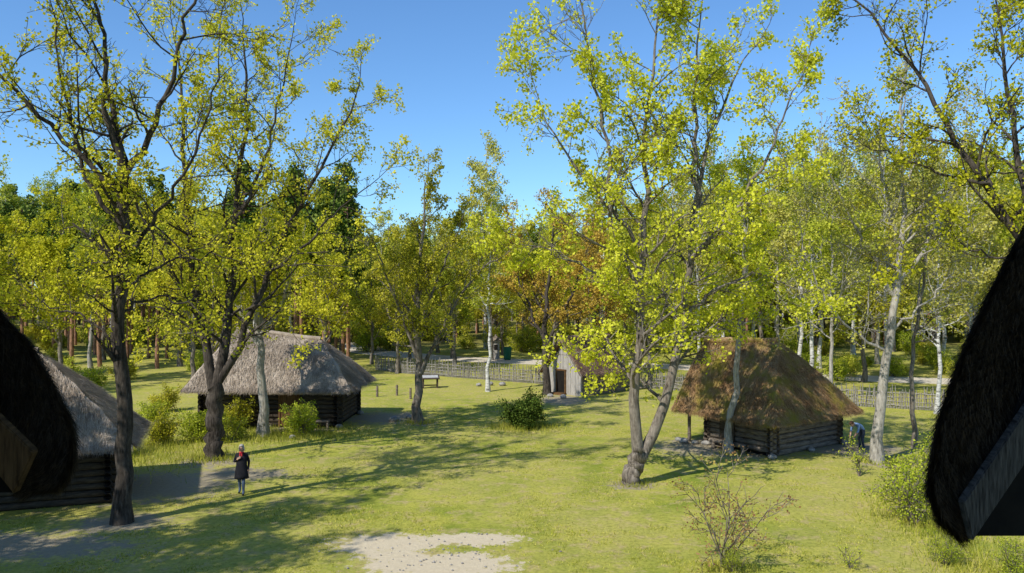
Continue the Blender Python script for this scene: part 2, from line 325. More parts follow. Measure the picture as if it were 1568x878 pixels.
for k in range(110):
    y=R.uniform(178,190); x=-160+320*k/110
    put('undergrowth_part',bS[1+R.integers(2)],(x,y-130,0),R.uniform(0,6.28),R.uniform(4.5,6.5),fo)
for i in range(38):
    y=R.uniform(60,88); x=R.uniform(.28,.75)*y
    put('lilac_shrub',bS[R.integers(3)],(x,y,0),i,R.uniform(.5,1.0))
for i,(x,y,s) in enumerate([(-16,88,1.5),(-14,94,1.6),(-30,62,.9),(-26,66,1),(-34,60,1),(-22,58,.7),(-27,40,1),(-30,46,1.1),(-24,44,.9),(-21,38,.8),(-23,35,.8),(-38,66,1.2),(-29,55,.9),(-33,52,1),(-20,46,.8),(-18.5,41,.7)]): put('lilac_shrub',bS[i%3],(x,y,0),i,s)
# ---------------------------------------------------------------- ground
patch_sand=[(-3.5,22.3,1.7,1.0),(-1.1,22.7,1.45,.65),(-1.9,20.6,2.2,1.1),(-3.0,21.2,1.3,.7)]
patch_earth=[(-12.8,28.8,2.8,2.6),(-10.6,30.5,2.2,1.2),(-7.0,43.6,2.4,2.2),(3.2,50.5,1.7,2.4),(9.6,35.6,3.6,2.4),(15.2,35.3,2.6,1.6),(-11.9,24.3,1.6,1.2),(-12.3,33.0,1.5,1.4),(4.4,28.9,1.0,.8),(-15,22,5,1.5),(15,32.5,1,.9),(-4.9,42,1,1),(-11,40,2.5,.8)]
n=NT('lawn'); g=n.n('ShaderNodeNewGeometry'); pos=g.outputs['Position']
def cn(sc,d=4,r=.6): return n.noise(pos,sc,d,r)
n1,n2,n3,n4=cn(.12,2),cn(.5,6,.65),cn(7,6,.8),cn(1.6,5,.7)
lawn=n.mix(n.ramp(n2,[(.38,(0,0,0)),(.6,(1,1,1))]),(.235,.285,.038),(.45,.43,.08))
lawn=n.mix(n.ramp(n1,[(.4,(0,0,0)),(.62,(.75,.75,.75))]),lawn,(.48,.43,.12))
lawn=n.mix(n.ramp(n4,[(.50,(0,0,0)),(.64,(.85,.85,.85))]),lawn,(.50,.39,.19))
lawn=n.mix(n.ramp(n3,[(.36,(.65,.65,.65)),(.55,(0,0,0))]),lawn,(.15,.17,.03))
sx=n.n('ShaderNodeSeparateXYZ'); n.t.links.new(pos,sx.inputs[0])
def mask(ps,w0,w1,amp):
    tot=None
    nz=n.math('MULTIPLY_ADD',n.math('ADD',n4,n.math('MULTIPLY',n3,.45)),amp,-amp*.72)
    for (x,y,rx,ry) in ps:
        a=n.math('DIVIDE',n.math('SUBTRACT',sx.outputs[0],x),rx); b=n.math('DIVIDE',n.math('SUBTRACT',sx.outputs[1],y),ry)
        q=n.math('ADD',n.math('MULTIPLY',a,a),n.math('MULTIPLY',b,b))
        tot=q if tot is None else n.math('MINIMUM',tot,q)
    return n.ramp(n.math('ADD',n.math('SQRT',tot),nz),[(w0,(1,1,1)),(w1,(0,0,0))])
earth=n.mix(n3,(.20,.165,.125),(.44,.37,.29)); sand=n.mix(n3,(.42,.34,.22),(.78,.68,.50))
col=n.mix(n.math('MULTIPLY',mask(patch_earth,.7,1.0,2.6),.88),lawn,earth); col=n.mix(mask(patch_sand,.80,.98,2.4),col,sand)
far=n.ramp(n.math('DIVIDE',sx.outputs[1],200),[(.44,(0,0,0)),(.5,(1,1,1))])
col=n.mix(n.math('MULTIPLY',far,.8),col,n.mix(n2,(.12,.12,.025),(.30,.26,.09)))
GR=n.finish(col,.95,n3,.8,.05,.05)
bm=bmesh.new(); bmesh.ops.create_grid(bm,x_segments=40,y_segments=40,size=900)
me=bpy.data.meshes.new('ground'); bm.to_mesh(me); bm.free(); me.materials.append(GR); put('ground',me,(0,300,0))
# grass blades
N=200000; yy=19+29*rng.random(N)**1.4; xx=(rng.random(N)*2-1)*(yy*.66+1); ok=np.ones(N,bool)
for (x,y,rx,ry) in patch_sand+patch_earth:
    ok&=(((xx-x)/rx)**2+((yy-y)/ry)**2)>rng.uniform(.6,1.25,N)
cl=np.array([noise.noise((x*.5,y*.5,0))+.5*noise.noise((x*2,y*2,3)) for x,y in zip(xx,yy)]); ok&=rng.random(N)<.34+cl*1.4
xx,yy,cl=xx[ok],yy[ok],cl[ok]; N=len(xx); h=rng.uniform(.02,.045,N)*(1+cl); a=rng.uniform(0,6.28,N); w=rng.uniform(.008,.018,N)
V=np.stack([np.stack([xx-np.cos(a)*w,yy-np.sin(a)*w,0*xx],1),np.stack([xx+np.cos(a)*w,yy+np.sin(a)*w,0*xx],1),np.stack([xx+rng.normal(0,.03,N),yy+rng.normal(0,.03,N),h],1)],1).reshape(-1,3)
L_grass=leafmat('grass_blades',(.24,.28,.03),(.45,.45,.06),(.62,.57,.14),.3)
put('lawn_grass',mk_mesh('grass',V,np.arange(N*3).reshape(-1,3),[L_grass]),(0,0,.001))
# taller weeds tufts
TW=[];
def tufts(cx,cy,rx,ry,k,hh):
    x=rng.normal(cx,rx,k); y=rng.normal(cy,ry,k); h=rng.uniform(.4,1,k)*hh; a=rng.uniform(0,6.28,k); w=.012
    return np.stack([np.stack([x-np.cos(a)*w,y-np.sin(a)*w,0*x],1),np.stack([x+np.cos(a)*w,y+np.sin(a)*w,0*x],1),np.stack([x+rng.normal(0,.08,k),y+rng.normal(0,.08,k),h],1)],1).reshape(-1,3)
for t in [(4.4,29,.35,.3,500,.22),(-12.5,33.3,.6,.5,900,.3),(15,32.6,.4,.3,500,.25),(12.6,24,.8,1.6,1800,.35),(9.4,34.3,.3,.25,300,.2),(-4.9,42,.5,.4,600,.3),(-11,38.5,2,1,3000,.35),(12,19.5,.8,1.2,1500,.3),(.7,40.7,1,.8,1500,.35),(-16.5,34.5,2,2,4000,.4),(5.4,20.3,.4,.3,500,.22)]: TW.append(tufts(*t))
V=np.concatenate(TW); put('tall_weeds',mk_mesh('weeds',V,np.arange(len(V)).reshape(-1,3),[L_grass]),(0,0,0))
# path
def ribbon(name,pts,w,z,mat):
    Q,_=resample([(p[0],p[1],0) for p in pts],50,rng,0.05); T=np.gradient(Q,axis=0); T/=np.linalg.norm(T,axis=1)[:,None]; Nn=np.stack([-T[:,1],T[:,0],0*T[:,0]],1)
    ww=(w/2+rng.normal(0,.12,50))[:,None]; V=np.concatenate([Q+Nn*ww,Q-Nn*ww]); V[:,2]=z; i=np.arange(49)
    return put(name,mk_mesh(name,V,np.stack([i+50,i+51,i+1,i],1),[mat]),(0,0,0))
PATH=simple('gravel',(.44,.38,.30),(.70,.64,.53),4)
ribbon('gravel_path',[(-17,112),(-19,98),(-16,88),(-7,80),(4,75),(14,72),(26,63),(34,60),(60,56)],4.5,.006,PATH)
# ---------------------------------------------------------------- roofs & huts
def boxes(name,items,mat,parent=None,bev=0):
    bm=bmesh.new()
    for (c,s,*r) in items:
        m=Matrix.Translation(c)@(r[0] if r else Matrix.Identity(4))@Matrix.Diagonal((*s,1)); bmesh.ops.create_cube(bm,size=1,matrix=m)
    me=bpy.data.meshes.new(name); 
    if bev: bmesh.ops.bevel(bm,geom=bm.edges[:],offset=bev,segments=1,affect='EDGES')
    bm.to_mesh(me); bm.free(); me.materials.append(mat)
    o=bpy.data.objects.new(name,me); return link(o,parent)
def tubes(name,segs,mat,parent=None,k=8,seed=1,wob=0):
    B=TB(seed)
    for p,q,r in segs:
        p=np.array(p,float);q=np.array(q,float); n=6; P=np.array([p+(q-p)*t for t in np.linspace(0,1,n)]); 
        if wob: P[1:-1]+=B.r.normal(0,wob,(n-2,3))
        B.tube(P,np.full(n,r)*B.r.uniform(.93,1.07,n),k)
        a=P[0];b=P[-1]; n0=B.n
        for c0,base in ((a,n0-n*k),(b,n0-k)):
            B.V.append(c0[None]); idx=B.n; B.n+=1
            ii=np.arange(k); B.F.append(np.stack([base+ii,base+(ii+1)%k,np.full(k,idx),np.full(k,idx)],1))
    me=mk_mesh(name,np.concatenate(B.V),np.concatenate([f for f in B.F]),[mat],None,smooth=True)
    return put(name,me,(0,0,0),0,1,parent)
def straw(pts_n,length,width,R,down,lift=.03,jit=.12):
    P,Nn,D=pts_n; k=len(P); D=D+R.normal(0,jit,(k,3)); D/=np.linalg.norm(D,axis=1)[:,None]
    S_=np.cross(D,Nn); S_/=np.linalg.norm(S_,axis=1)[:,None]+1e-9
    l=(length*R.uniform(.5,1.3,k))[:,None]; p=P+Nn*(R.uniform(0,1,k)*lift)[:,None]
    V=np.stack([p-S_*width,p+S_*width,p+D*l+Nn*(R.uniform(0,1,k)*lift*1.5)[:,None]],1).reshape(-1,3)
    return V
def hip_roof(name,c4,A,Bp,mat,parent,thick=.28,ends=(True,True),k=9000,seed=3,sag=.12):
    c4=[np.array(c,float) for c in c4];A=np.array(A,float);Bp=np.array(Bp,float);R=np.random.default_rng(seed)
    faces=[(c4[0],c4[1],Bp,A),(c4[2],c4[3],A,Bp)]
    if ends[0]: faces.append((c4[3],c4[0],A,A))
    if ends[1]: faces.append((c4[1],c4[2],Bp,Bp))
    bm=bmesh.new(); SV=[]
    for (a,b,c,d) in faces:
        nu,nv=26,18; g={}
        for i in range(nu+1):
            for j in range(nv+1):
                s=i/nu;t=j/nv; p=(a*(1-s)+b*s)*(1-t)+(d*(1-s)+c*s)*t
                z=p[2]+sag*math.sin(math.pi*t)*1.0+.10*noise.noise(Vector(p)*1.1)+.05*noise.noise(Vector(p)*4)
                g[i,j]=bm.verts.new((p[0],p[1],z))
        for i in range(nu):
            for j in range(nv): bm.faces.new((g[i,j],g[i+1,j],g[i+1,j+1],g[i,j+1]))
        area=.5*np.linalg.norm(np.cross(b-a,d-a))+.5*np.linalg.norm(np.cross(c-b,d-b)); kk=int(k*area/20)
        s=R.random(kk);t=1-np.sqrt(R.random(kk)) if np.allclose(c,d) else R.random(kk)
        e=int(kk*.3); t[:e]=R.random(e)*.04
        P=(a[None]*(1-s)[:,None]+b[None]*s[:,None])*(1-t)[:,None]+(d[None]*(1-s)[:,None]+c[None]*s[:,None])*t[:,None]
        P[:,2]+=sag*np.sin(math.pi*t)
        nn=norm(np.cross(b-a,(c+d)/2-a)); nn=nn if nn[2]>0 else -nn; dn=norm((a+b)/2-(c+d)/2)
        SV.append(straw((P,np.tile(nn,(kk,1)),np.tile(dn,(kk,1))),.32,.012,R,None,.05,.14))
    bmesh.ops.remove_doubles(bm,verts=bm.verts,dist=.002); bmesh.ops.recalc_face_normals(bm,faces=bm.faces)
    if sum(f.normal.z for f in bm.faces)<0: bmesh.ops.reverse_faces(bm,faces=bm.faces)
    for f in bm.faces: f.smooth=True
    me=bpy.data.meshes.new(name); bm.to_mesh(me); bm.free(); me.materials.append(mat)
    o=bpy.data.objects.new(name,me); link(o,parent); m=o.modifiers.new('s','SOLIDIFY'); m.thickness=thick; m.offset=-1
    V=np.concatenate(SV); put(name+'_straw',mk_mesh('straw',V,np.arange(len(V)).reshape(-1,3),[mat]),(0,0,0),0,1,parent)
    tubes(name+'_ridge',[(A+(0,0,.02),Bp+(0,0,.02),.14)],mat,parent,8,seed,.03)
def logwall(name,x0,x1,y0,y1,h,mat,parent,r=.12,ext=.28,seed=1):
    segs=[];z=r
    while z<h:
        for y in (y0,y1): segs.append(((x0-ext,y,z),(x1+ext,y,z),r))
        for x in (x0,x1): segs.append(((x,y0-ext,z+r),(x,y1+ext,z+r),r))
        z+=2*r*.95
    tubes(name,segs,mat,parent,8,seed,.008)
    boxes(name+'_core',[(((x0+x1)/2,(y0+y1)/2,h/2),(x1-x0,y1-y0,h))],DARKW,parent)
def stones(parent,pts,seed=3):
    bm=bmesh.new(); R=random.Random(seed)
    for (x,y,s) in pts:
        m=Matrix.Translation((x,y,s*.3))@Matrix.Rotation(R.uniform(0,3),4,'Z')@Matrix.Diagonal((s*R.uniform(.8,1.3),s,s*.7,1))
        v=bmesh.ops.create_icosphere(bm,subdivisions=2,radius=.6,matrix=m)['verts']
        for w in v: w.co+=Vector((R.uniform(-1,1),R.uniform(-1,1),R.uniform(-1,1)))*s*.05
    me=bpy.data.meshes.new('stones'); bm.to_mesh(me); bm.free(); me.materials.append(STONE)
    o=bpy.data.objects.new('foundation_stones',me); link(o,parent)
# right hut
h=empty('thatched_log_hut',(11.7,36.7,0),math.radians(36))
ez=1.55
hip_roof('thatch_roof',[(-3.2,2.8,ez),(-3.2,-2.8,ez),(3.2,-2.8,ez),(3.2,2.8,ez)],(-1.5,2.35,4.65),(.45,-.35,4.7),T_moss,h,seed=5,k=11000)
logwall('log_wall',-2.35,2.4,-2.05,1.3,1.6,WOOD,h,seed=5)
tubes('porch_posts',[((-2.6,2.3,0),(-2.6,2.3,1.7),.08),((-1.2,2.35,0),(-1.2,2.35,1.7),.08),((-2.7,-2.4,1.55),(-2.7,2.5,1.55),.08)],WOOD,h)
tubes('log_bench',[((-2.95,-1.2,.35),(-2.95,.8,.35),.1),((-2.95,-1,0),(-2.95,-1,.35),.09),((-2.95,.6,0),(-2.95,.6,.35),.09)],WOOD,h)
stones(h,[(-2.7,-2.3,.3),(-2.6,1.3,.3),(2.6,-2.3,.3),(-3.1,2.2,.35),(-2.9,1.7,.28),(-3.0,2.6,.3),(0,-2.35,.25)])
boxes('door',[((-2.5,.2,.8),(.06,.8,1.4))],WOODD,h)
# barn
h=empty('thatched_log_barn',(-12.3,43,0),math.radians(-2)); ez=1.95
hip_roof('thatch_roof',[(-4.3,-2.9,ez),(4.3,-2.9,ez),(4.3,2.9,ez),(-4.3,2.9,ez)],(-2.6,0,4.85),(2.0,0,4.35),T_grey,h,seed=6,k=9000)
logwall('log_wall',-3.5,3.4,-2.1,2.1,2.1,WOODD,h,seed=6)
boxes('door',[((1.0,-2.27,.95),(.95,.06,1.7)),((.5,-2.29,.95),(.1,.09,1.85)),((1.5,-2.29,.95),(.1,.09,1.85))],WOODB,h)
stones(h,[(3.6,-2.4,.3),(2.2,-2.4,.25),(0,-2.45,.25),(3.7,2.0,.3),(-3,-2.4,.3)])
tubes('bench',[((1.9,-2.75,.4),(3.2,-2.75,.4),.07),((2,-2.75,0),(2,-2.75,.4),.06),((3.1,-2.75,0),(3.1,-2.75,.4),.06)],WOOD,h)
# left hut
h=empty('thatched_log_cabin',(-17.2,27.2,0),math.radians(20)); ez=1.95
hip_roof('thatch_roof',[(-4.2,-2.6,ez),(4.1,-2.6,ez),(4.1,2.6,ez),(-4.2,2.6,ez)],(-1.6,0,5.0),(.9,0,4.95),T_grey,h,seed=8,k=11000)
logwall('log_wall',-3.4,3.3,-1.9,1.9,2.1,WOODD,h,seed=8)
boxes('window',[((1.0,-2.06,1.25),(.55,.06,.45))],DARKW,h)
# small gabled house
h=empty('small_gabled_hut',(5.1,54.8,0),math.radians(43)); ez=1.45
hip_roof('thatch_roof',[(-2.6,-1.95,ez),(2.5,-1.95,ez),(2.5,1.95,ez),(-2.6,1.95,ez)],(-2.65,0,3.8),(2.4,0,3.7),T_brown,h,ends=(False,False),seed=9,thick=.2,k=8000)
def gable(name,x,w,h1,h2,mat,parent,t=.1):
    bm=bmesh.new(); k=14
    for i in range(k):
        y0=-w+2*w*i/k+.006; y1=-w+2*w*(i+1)/k-.006; f=lambda y:h1+(h2-h1)*(1-abs(y)/w)
        vs=[bm.verts.new((xx,y,z)) for xx in (x-t/2-.01*(i%3),x+t/2) for (y,z) in ((y0,0),(y1,0),(y1,f(y1)),(y0,f(y0)))]
        for q in ((0,1,2,3),(7,6,5,4),(0,4,5,1),(1,5,6,2),(2,6,7,3),(3,7,4,0)): bm.faces.new([vs[a] for a in q])
    bmesh.ops.recalc_face_normals(bm,faces=bm.faces)
    me=bpy.data.meshes.new(name); bm.to_mesh(me); bm.free(); me.materials.append(mat); o=bpy.data.objects.new(name,me); return link(o,parent)
gable('gable_wall',-2.25,1.6,1.45,3.45,WOODL,h); gable('rear_gable_wall',2.2,1.6,1.45,3.4,WOODL,h)
boxes('side_walls',[((0,-1.55,.75),(4.4,.12,1.5)),((0,1.55,.75),(4.4,.12,1.5))],WOOD,h)
boxes('door',[((-2.35,.15,.8),(.05,.7,1.5))],DARKW,h)
boxes('door_frame',[((-2.36,-.26,.82),(.09,.1,1.64)),((-2.36,.56,.82),(.09,.1,1.64)),((-2.36,.15,1.62),(.09,.95,.1)),((-2.6,.15,.06),(.5,1.0,.12))],WOODB,h)
tubes('bargeboards',[((-2.62,-2.0,1.3),(-2.62,.12,3.85),.05),((-2.62,2.0,1.3),(-2.62,-.12,3.85),.05)],WOOD,h)
# near thatched gables on either side of the viewpoint
def near_gable(name,outer,board_t,board_b,bottom,axis,mat_b,sgn,seed,wallx):
    e=empty(name,(0,0,0)); R=np.random.default_rng(seed); y0=5.0; D=np.array([axis,1.0,0]); L=4.5
    O=np.array(outer,float); s=np.linspace(0,len(O)-1,40); O=np.stack([np.interp(s,np.arange(len(O)),O[:,k]) for k in (0,1)],1)
    O[1:-1]=(O[:-2]+2*O[1:-1]+O[2:])/4
    ridge=O[0]
    inner=[(ridge[0],ridge[1]-.55),board_t[0],board_t[1],O[-1]]
    I=np.array(inner,float); ss=np.r_[0,np.cumsum(np.linalg.norm(np.diff(I,axis=0),axis=1))]; tt=np.linspace(0,ss[-1],40); I=np.stack([np.interp(tt,ss,I[:,k]) for k in (0,1)],1)
    def P3(p,l): return np.array([p[0],y0,p[1]])+D*l
    V=[];F=[];nl=16
    for l in np.linspace(0,L,nl):
        for p in O: 
            q=P3(p,l); q=q+np.array([1,0,1])*.05*noise.noise(Vector(q)*3); V.append(q)
    for a in range(nl-1):
        for b in range(39): i=a*40+b; F.append((i,i+1,i+41,i+40))
    base=len(V)
    for p in O: V.append(P3(p,0))
    for p in I: V.append(P3(p,.0))
    for b in range(39): F.append((base+b,base+b+1,base+41+b,base+40+b))
    b2=len(V)
    for l in (0,L):
        for p in I: V.append(P3(p,l))
    for b in range(39): F.append((b2+b,b2+b+1,b2+41+b,b2+40+b))
    b3=len(V); far=(2*ridge[0]-O[-1][0],O[-1][1])
    for l in (0,L):
        for p in (ridge,far,(far[0],far[1]-.3),(ridge[0],ridge[1]-.5)): V.append(P3(p,l))
    for a,b in ((0,1),(1,2),(2,3)): F.append((b3+a,b3+b,b3+4+b,b3+4+a))
    F.append((b3,b3+1,b3+2,b3+3))
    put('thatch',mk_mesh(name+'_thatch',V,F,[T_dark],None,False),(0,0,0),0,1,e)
    T=np.gradient(O,axis=0); T/=np.linalg.norm(T,axis=1)[:,None]; NN=np.stack([T[:,1],-T[:,0]],1)*(1 if sgn>0 else -1)
    k=24000; i=R.integers(0,39,k); f=R.random(k)[:,None]; p2=O[i]*(1-f)+O[i+1]*f; l=R.random(k)**2.2*L*.6
    Pp=np.stack([p2[:,0],np.full(k,y0),p2[:,1]],1)+D[None]*l[:,None]
    n3_=np.stack([NN[i,0],0*NN[i,0],NN[i,1]],1); n3_=np.where((n3_[:,0]*(-sgn)<0)[:,None]*1>0,-n3_,n3_)
    d3=np.stack([T[i,0],-.12+0*T[i,0],T[i,1]],1)
    A=straw((Pp,n3_,d3),.12,.0032,R,None,.028,.16)
    k=11000; i=R.integers(0,39,k); g=R.random(k)[:,None]*.88; p2=O[i]*(1-g)+I[i]*g
    Pp=np.stack([p2[:,0],np.full(k,y0-.004),p2[:,1]],1); d3=np.stack([T[i,0],0*T[i,0],T[i,1]],1)
    Bv=straw((Pp,np.tile(np.array([0,-1.,0]),(k,1)),d3),.08,.0035,R,None,.03,.22)
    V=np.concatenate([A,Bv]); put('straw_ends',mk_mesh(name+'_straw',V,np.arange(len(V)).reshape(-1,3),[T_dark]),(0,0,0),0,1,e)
    def prism(nm,poly,ya,yb,mat,bev=0):
        bm=bmesh.new(); a=[bm.verts.new((x,ya,z)) for x,z in poly]; b=[bm.verts.new((x,yb,z)) for x,z in poly]; m=len(poly)
        bm.faces.new(a); bm.faces.new(b[::-1])
        for i in range(m): bm.faces.new((a[i],a[(i+1)%m],b[(i+1)%m],b[i]))
        bmesh.ops.recalc_face_normals(bm,faces=bm.faces)
        if bev: bmesh.ops.bevel(bm,geom=bm.edges[:],offset=bev,segments=2,affect='EDGES')
        me=bpy.data.meshes.new(nm); bm.to_mesh(me); bm.free(); me.materials.append(mat); return link(bpy.data.objects.new(nm,me),e)
    def ext(a,b,t): return (a[0]+(b[0]-a[0])*t,a[1]+(b[1]-a[1])*t)
    poly=[ext(board_t[1],board_t[0],2.0),board_t[1],board_b[1],ext(board_b[1],board_b[0],2.0)]
    prism('bargeboard',poly,y0-.13,y0-.06,mat_b,.008)
    prism('bargeboard_mirror',[(2*ridge[0]-x,z) for x,z in poly],y0-.125,y0-.065,mat_b)
    far=2*ridge[0]-bottom[0][0]
    prism('gable_shade_infill',[bottom[0],(far,bottom[0][1]),(ridge[0],ridge[1]-.45)],y0-.05,y0+.1,DARKW)  # near-black infill, its colour stands in for the shaded gable interior
    xa,xb=sorted((wallx,2*ridge[0]-wallx)); zt=bottom[0][1]
    bm=bmesh.new(); vs=[bm.verts.new((x+(yy_-y0)*axis,yy_,z)) for z in (0,zt) for (x,yy_) in ((xa,y0+.3),(xb,y0+.3),(xb,y0+4),(xa,y0+4))]
    for q in ((0,1,5,4),(1,2,6,5),(2,3,7,6),(3,0,4,7)): bm.faces.new([vs[a] for a in q])
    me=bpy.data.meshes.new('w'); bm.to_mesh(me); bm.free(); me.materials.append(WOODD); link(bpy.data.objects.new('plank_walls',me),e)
near_gable('thatched_gable_house',[(3.84,8.75),(3.21,7.52),(3.02,7.15),(2.85,6.79),(2.69,6.33),(2.63,5.97),(2.69,5.76),(2.81,5.64)],
   [(3.21,6.54),(2.76,5.88)],[(3.21,6.22),(2.82,5.64)],[(2.83,5.65)],.8,simple('grey_board',(.012,.010,.009),(.13,.115,.10),8,(9,1,.8),rot=(0,-.7,0)),1,91,3.6)
near_gable('thatched_gable_house',[(-3.83,7.97),(-3.21,6.99),(-3.05,6.83),(-2.91,6.58),(-2.78,6.33),(-2.77,6.13),(-2.83,5.97),(-3.05,5.9)],
   [(-3.21,6.46),(-2.93,6.19)],[(-3.21,6.13),(-3.05,5.93)],[(-3.07,5.92)],-.8,WOODB,-1,92,-3.6)
# tall unseen building added behind the viewpoint to shade the near gables
h=empty('added_shade_building',(-8,-5.5,0))
boxes('walls',[((0,0,9),(18,7,18))],WOODD,h)
boxes('sill_and_cornice',[((0,0,.25),(18.4,7.4,.5)),((0,0,17.9),(18.5,7.5,.3))],WOOD,h)
hip_roof('thatch_roof',[(-9.7,-4.2,18),(9.7,-4.2,18),(9.7,4.2,18),(-9.7,4.2,18)],(-7,0,22),(7,0,22),T_brown,h,k=500,seed=12)
# ---------------------------------------------------------------- wattle fence
def fence(name,pts,step=.085,h=1.15,seed=4):
    R=np.random.default_rng(seed); B=TB(seed)
    P=np.array(pts,float); s=np.r_[0,np.cumsum(np.linalg.norm(np.diff(P,axis=0),axis=1))]; t=np.arange(0,s[-1],step)
    X=np.interp(t,s,P[:,0]);Y=np.interp(t,s,P[:,1])
    for i,(x,y) in enumerate(zip(X,Y)):
        hh=h*R.uniform(.72,1.08)+(.1 if i%18==0 else 0); r=.03 if i%18 else .05; l=R.normal(0,.08,2)
        B.tube([(x,y,-.05),(x+l[0]*.5,y+l[1]*.5,hh/2),(x+l[0],y+l[1],hh)],[r,r,r*.6],4)
    for z in (.18,.42,.68,.92):
        for i in range(0,len(X)-9,9): o=.05*(-1)**(i//9); B.tube([(X[i],Y[i]+o,z),(X[i+4],Y[i+4]-o,z+R.normal(0,.04)),(X[i+9],Y[i+9]-o,z)],[.028,.03,.028],5)
    put(name,mk_mesh(name,np.concatenate(B.V),np.concatenate(B.F),[FENCE]),(0,0,0))
fence('wattle_fence',[(-11.8,69),(-9,66),(2.7,58.5),(9.5,56.5)],h=1.3); fence('wattle_fence',[(9.8,56.3),(19.5,48.5),(24.8,46),(40,42)],seed=5,h=1.3)
# ---------------------------------------------------------------- small things
h=empty('litter_bin',(-.45,78,0)); GREEN=simple('green_paint',(.01,.09,.05),(.015,.13,.07),5,rough=.5)
bm=bmesh.new(); bmesh.ops.create_cone(bm,cap_ends=True,segments=16,radius1=.34,radius2=.42,depth=1.1,matrix=Matrix.Translation((0,0,.6))); bmesh.ops.create_cone(bm,cap_ends=True,segments=16,radius1=.46,radius2=.36,depth=.12,matrix=Matrix.Translation((0,0,1.215)))
me=bpy.data.meshes.new('bin'); bm.to_mesh(me); bm.free(); me.materials.append(GREEN); link(bpy.data.objects.new('bin_body_and_lid',me),h)
boxes('bin_feet',[((-.2,0,.03),(.1,.5,.06)),((.2,0,.03),(.1,.5,.06))],WOODD,h)
o=empty('litter_bin',(-19.5,84,0)); m=bpy.data.objects.new('bin_body_and_lid',me); link(m,o)
h=empty('stone_shrine_post',(-1.6,79,0)); boxes('post',[((0,0,.85),(.75,.75,1.7)),((0,0,1.78),(.95,.95,.14))],WOODL,h,.03)
bm=bmesh.new(); bmesh.ops.create_cone(bm,cap_ends=True,segments=4,radius1=.85,radius2=.06,depth=.6,matrix=Matrix.Translation((0,0,2.16))@Matrix.Rotation(math.pi/4,4,'Z')); me=bpy.data.meshes.new('cap'); bm.to_mesh(me); bm.free(); me.materials.append(WOOD); link(bpy.data.objects.new('roof_cap',me),h)
boxes('niche',[((0,-.39,1.2),(.35,.04,.5))],DARKW,h)
h=empty('information_lectern',(-5.8,56.5,0),.2)
boxes('legs',[((-.5,0,.35),(.1,.4,.7)),((.5,0,.35),(.1,.4,.7)),((0,0,.2),(.9,.06,.08))],WOODD,h)
boxes('panel',[((0,0,.78),(1.3,.7,.06),Matrix.Rotation(.35,4,'X'))],WOODD,h,.01)
boxes('printed_sheet',[((0,-.02,.82),(1.1,.4,.012),Matrix.Rotation(.35,4,'X'))],simple('paper',(.3,.3,.3),(.5,.5,.48),12),h)
stones(empty('boulder_group',(0,0,0)),[(-6.3,42.6,.4),(-5.6,43.4,.3),(3.3,51.2,.4),(2.5,52,.3),(-10.4,37.7,.25),(-1.6,58,.4),(-2.4,57.5,.35),(-.7,57.8,.4)],8)
tubes('wooden_bollards',[((x,y,0),(x,y,.7),.08) for x,y in [(-8.8,52),(-7.6,52.6),(-6.5,51)]],WOOD)
cl=[(rng.normal(-2.2,1.3),rng.normal(21.6,.9),rng.uniform(.02,.06)) for _ in range(120)]
stones(empty('scattered_pebbles',(0,0,0)),cl,9)
# ---------------------------------------------------------------- people
def cloth(name,c): return simple(name,tuple(x*.7 for x in c),c,14,rough=.85,bs=.3)
SKIN=cloth('skin',(.62,.38,.28)); HAIR=cloth('grey_hair',(.42,.40,.38)); COAT=cloth('dark_coat',(.018,.018,.024)); JEAN=cloth('jeans',(.10,.14,.22)); SHOE=cloth('shoes',(.03,.025,.02)); RED=cloth('red_scarf',(.55,.04,.05)); BLUE=cloth('blue_shirt',(.28,.42,.68)); EYE=cloth('eyes',(.02,.015,.01)); BHAIR=cloth('brown_hair',(.09,.05,.03)); LIP=cloth('lips',(.5,.16,.14)); TROU=cloth('dark_trousers',(.06,.07,.10))
def person(name,loc,rz,J,bones,mats,classify,root='pelvis'):
    e=empty(name,loc,rz); keys=list(J); keys.remove(root); keys=[root]+keys; idx={k:i for i,k in enumerate(keys)}
    me=bpy.data.meshes.new('sk'); me.from_pydata([J[k][0] for k in keys],[(idx[a],idx[b]) for a,b in bones],[])
    o=bpy.data.objects.new('sk',me); link(o); o.modifiers.new('Skin','SKIN'); 
    for i,k in enumerate(keys):
        r=J[k][1]; sv=me.skin_vertices[0].data[i]; sv.radius=(r,r) if not isinstance(r,tuple) else r; sv.use_root=(i==0)
    s=o.modifiers.new('Sub','SUBSURF'); s.levels=2; s.render_levels=2
    bpy.context.view_layer.update(); dg=bpy.context.evaluated_depsgraph_get(); m2=bpy.data.meshes.new_from_object(o.evaluated_get(dg)); bpy.data.objects.remove(o)
    m2.materials.clear()
    for m in mats: m2.materials.append(m)
    for p in m2.polygons: p.material_index=classify(p.center); p.use_smooth=True
    link(bpy.data.objects.new('body',m2),e); return e
def ell(name,parent,items,mat):
    bm=bmesh.new()
    for c,s,*r in items: bmesh.ops.create_uvsphere(bm,u_segments=14,v_segments=10,radius=1,matrix=Matrix.Translation(c)@(r[0] if r else Matrix.Identity(4))@Matrix.Diagonal((*s,1)))
    for f in bm.faces: f.smooth=True
    me=bpy.data.meshes.new(name); bm.to_mesh(me); bm.free(); me.materials.append(mat); return link(bpy.data.objects.new(name,me),parent)
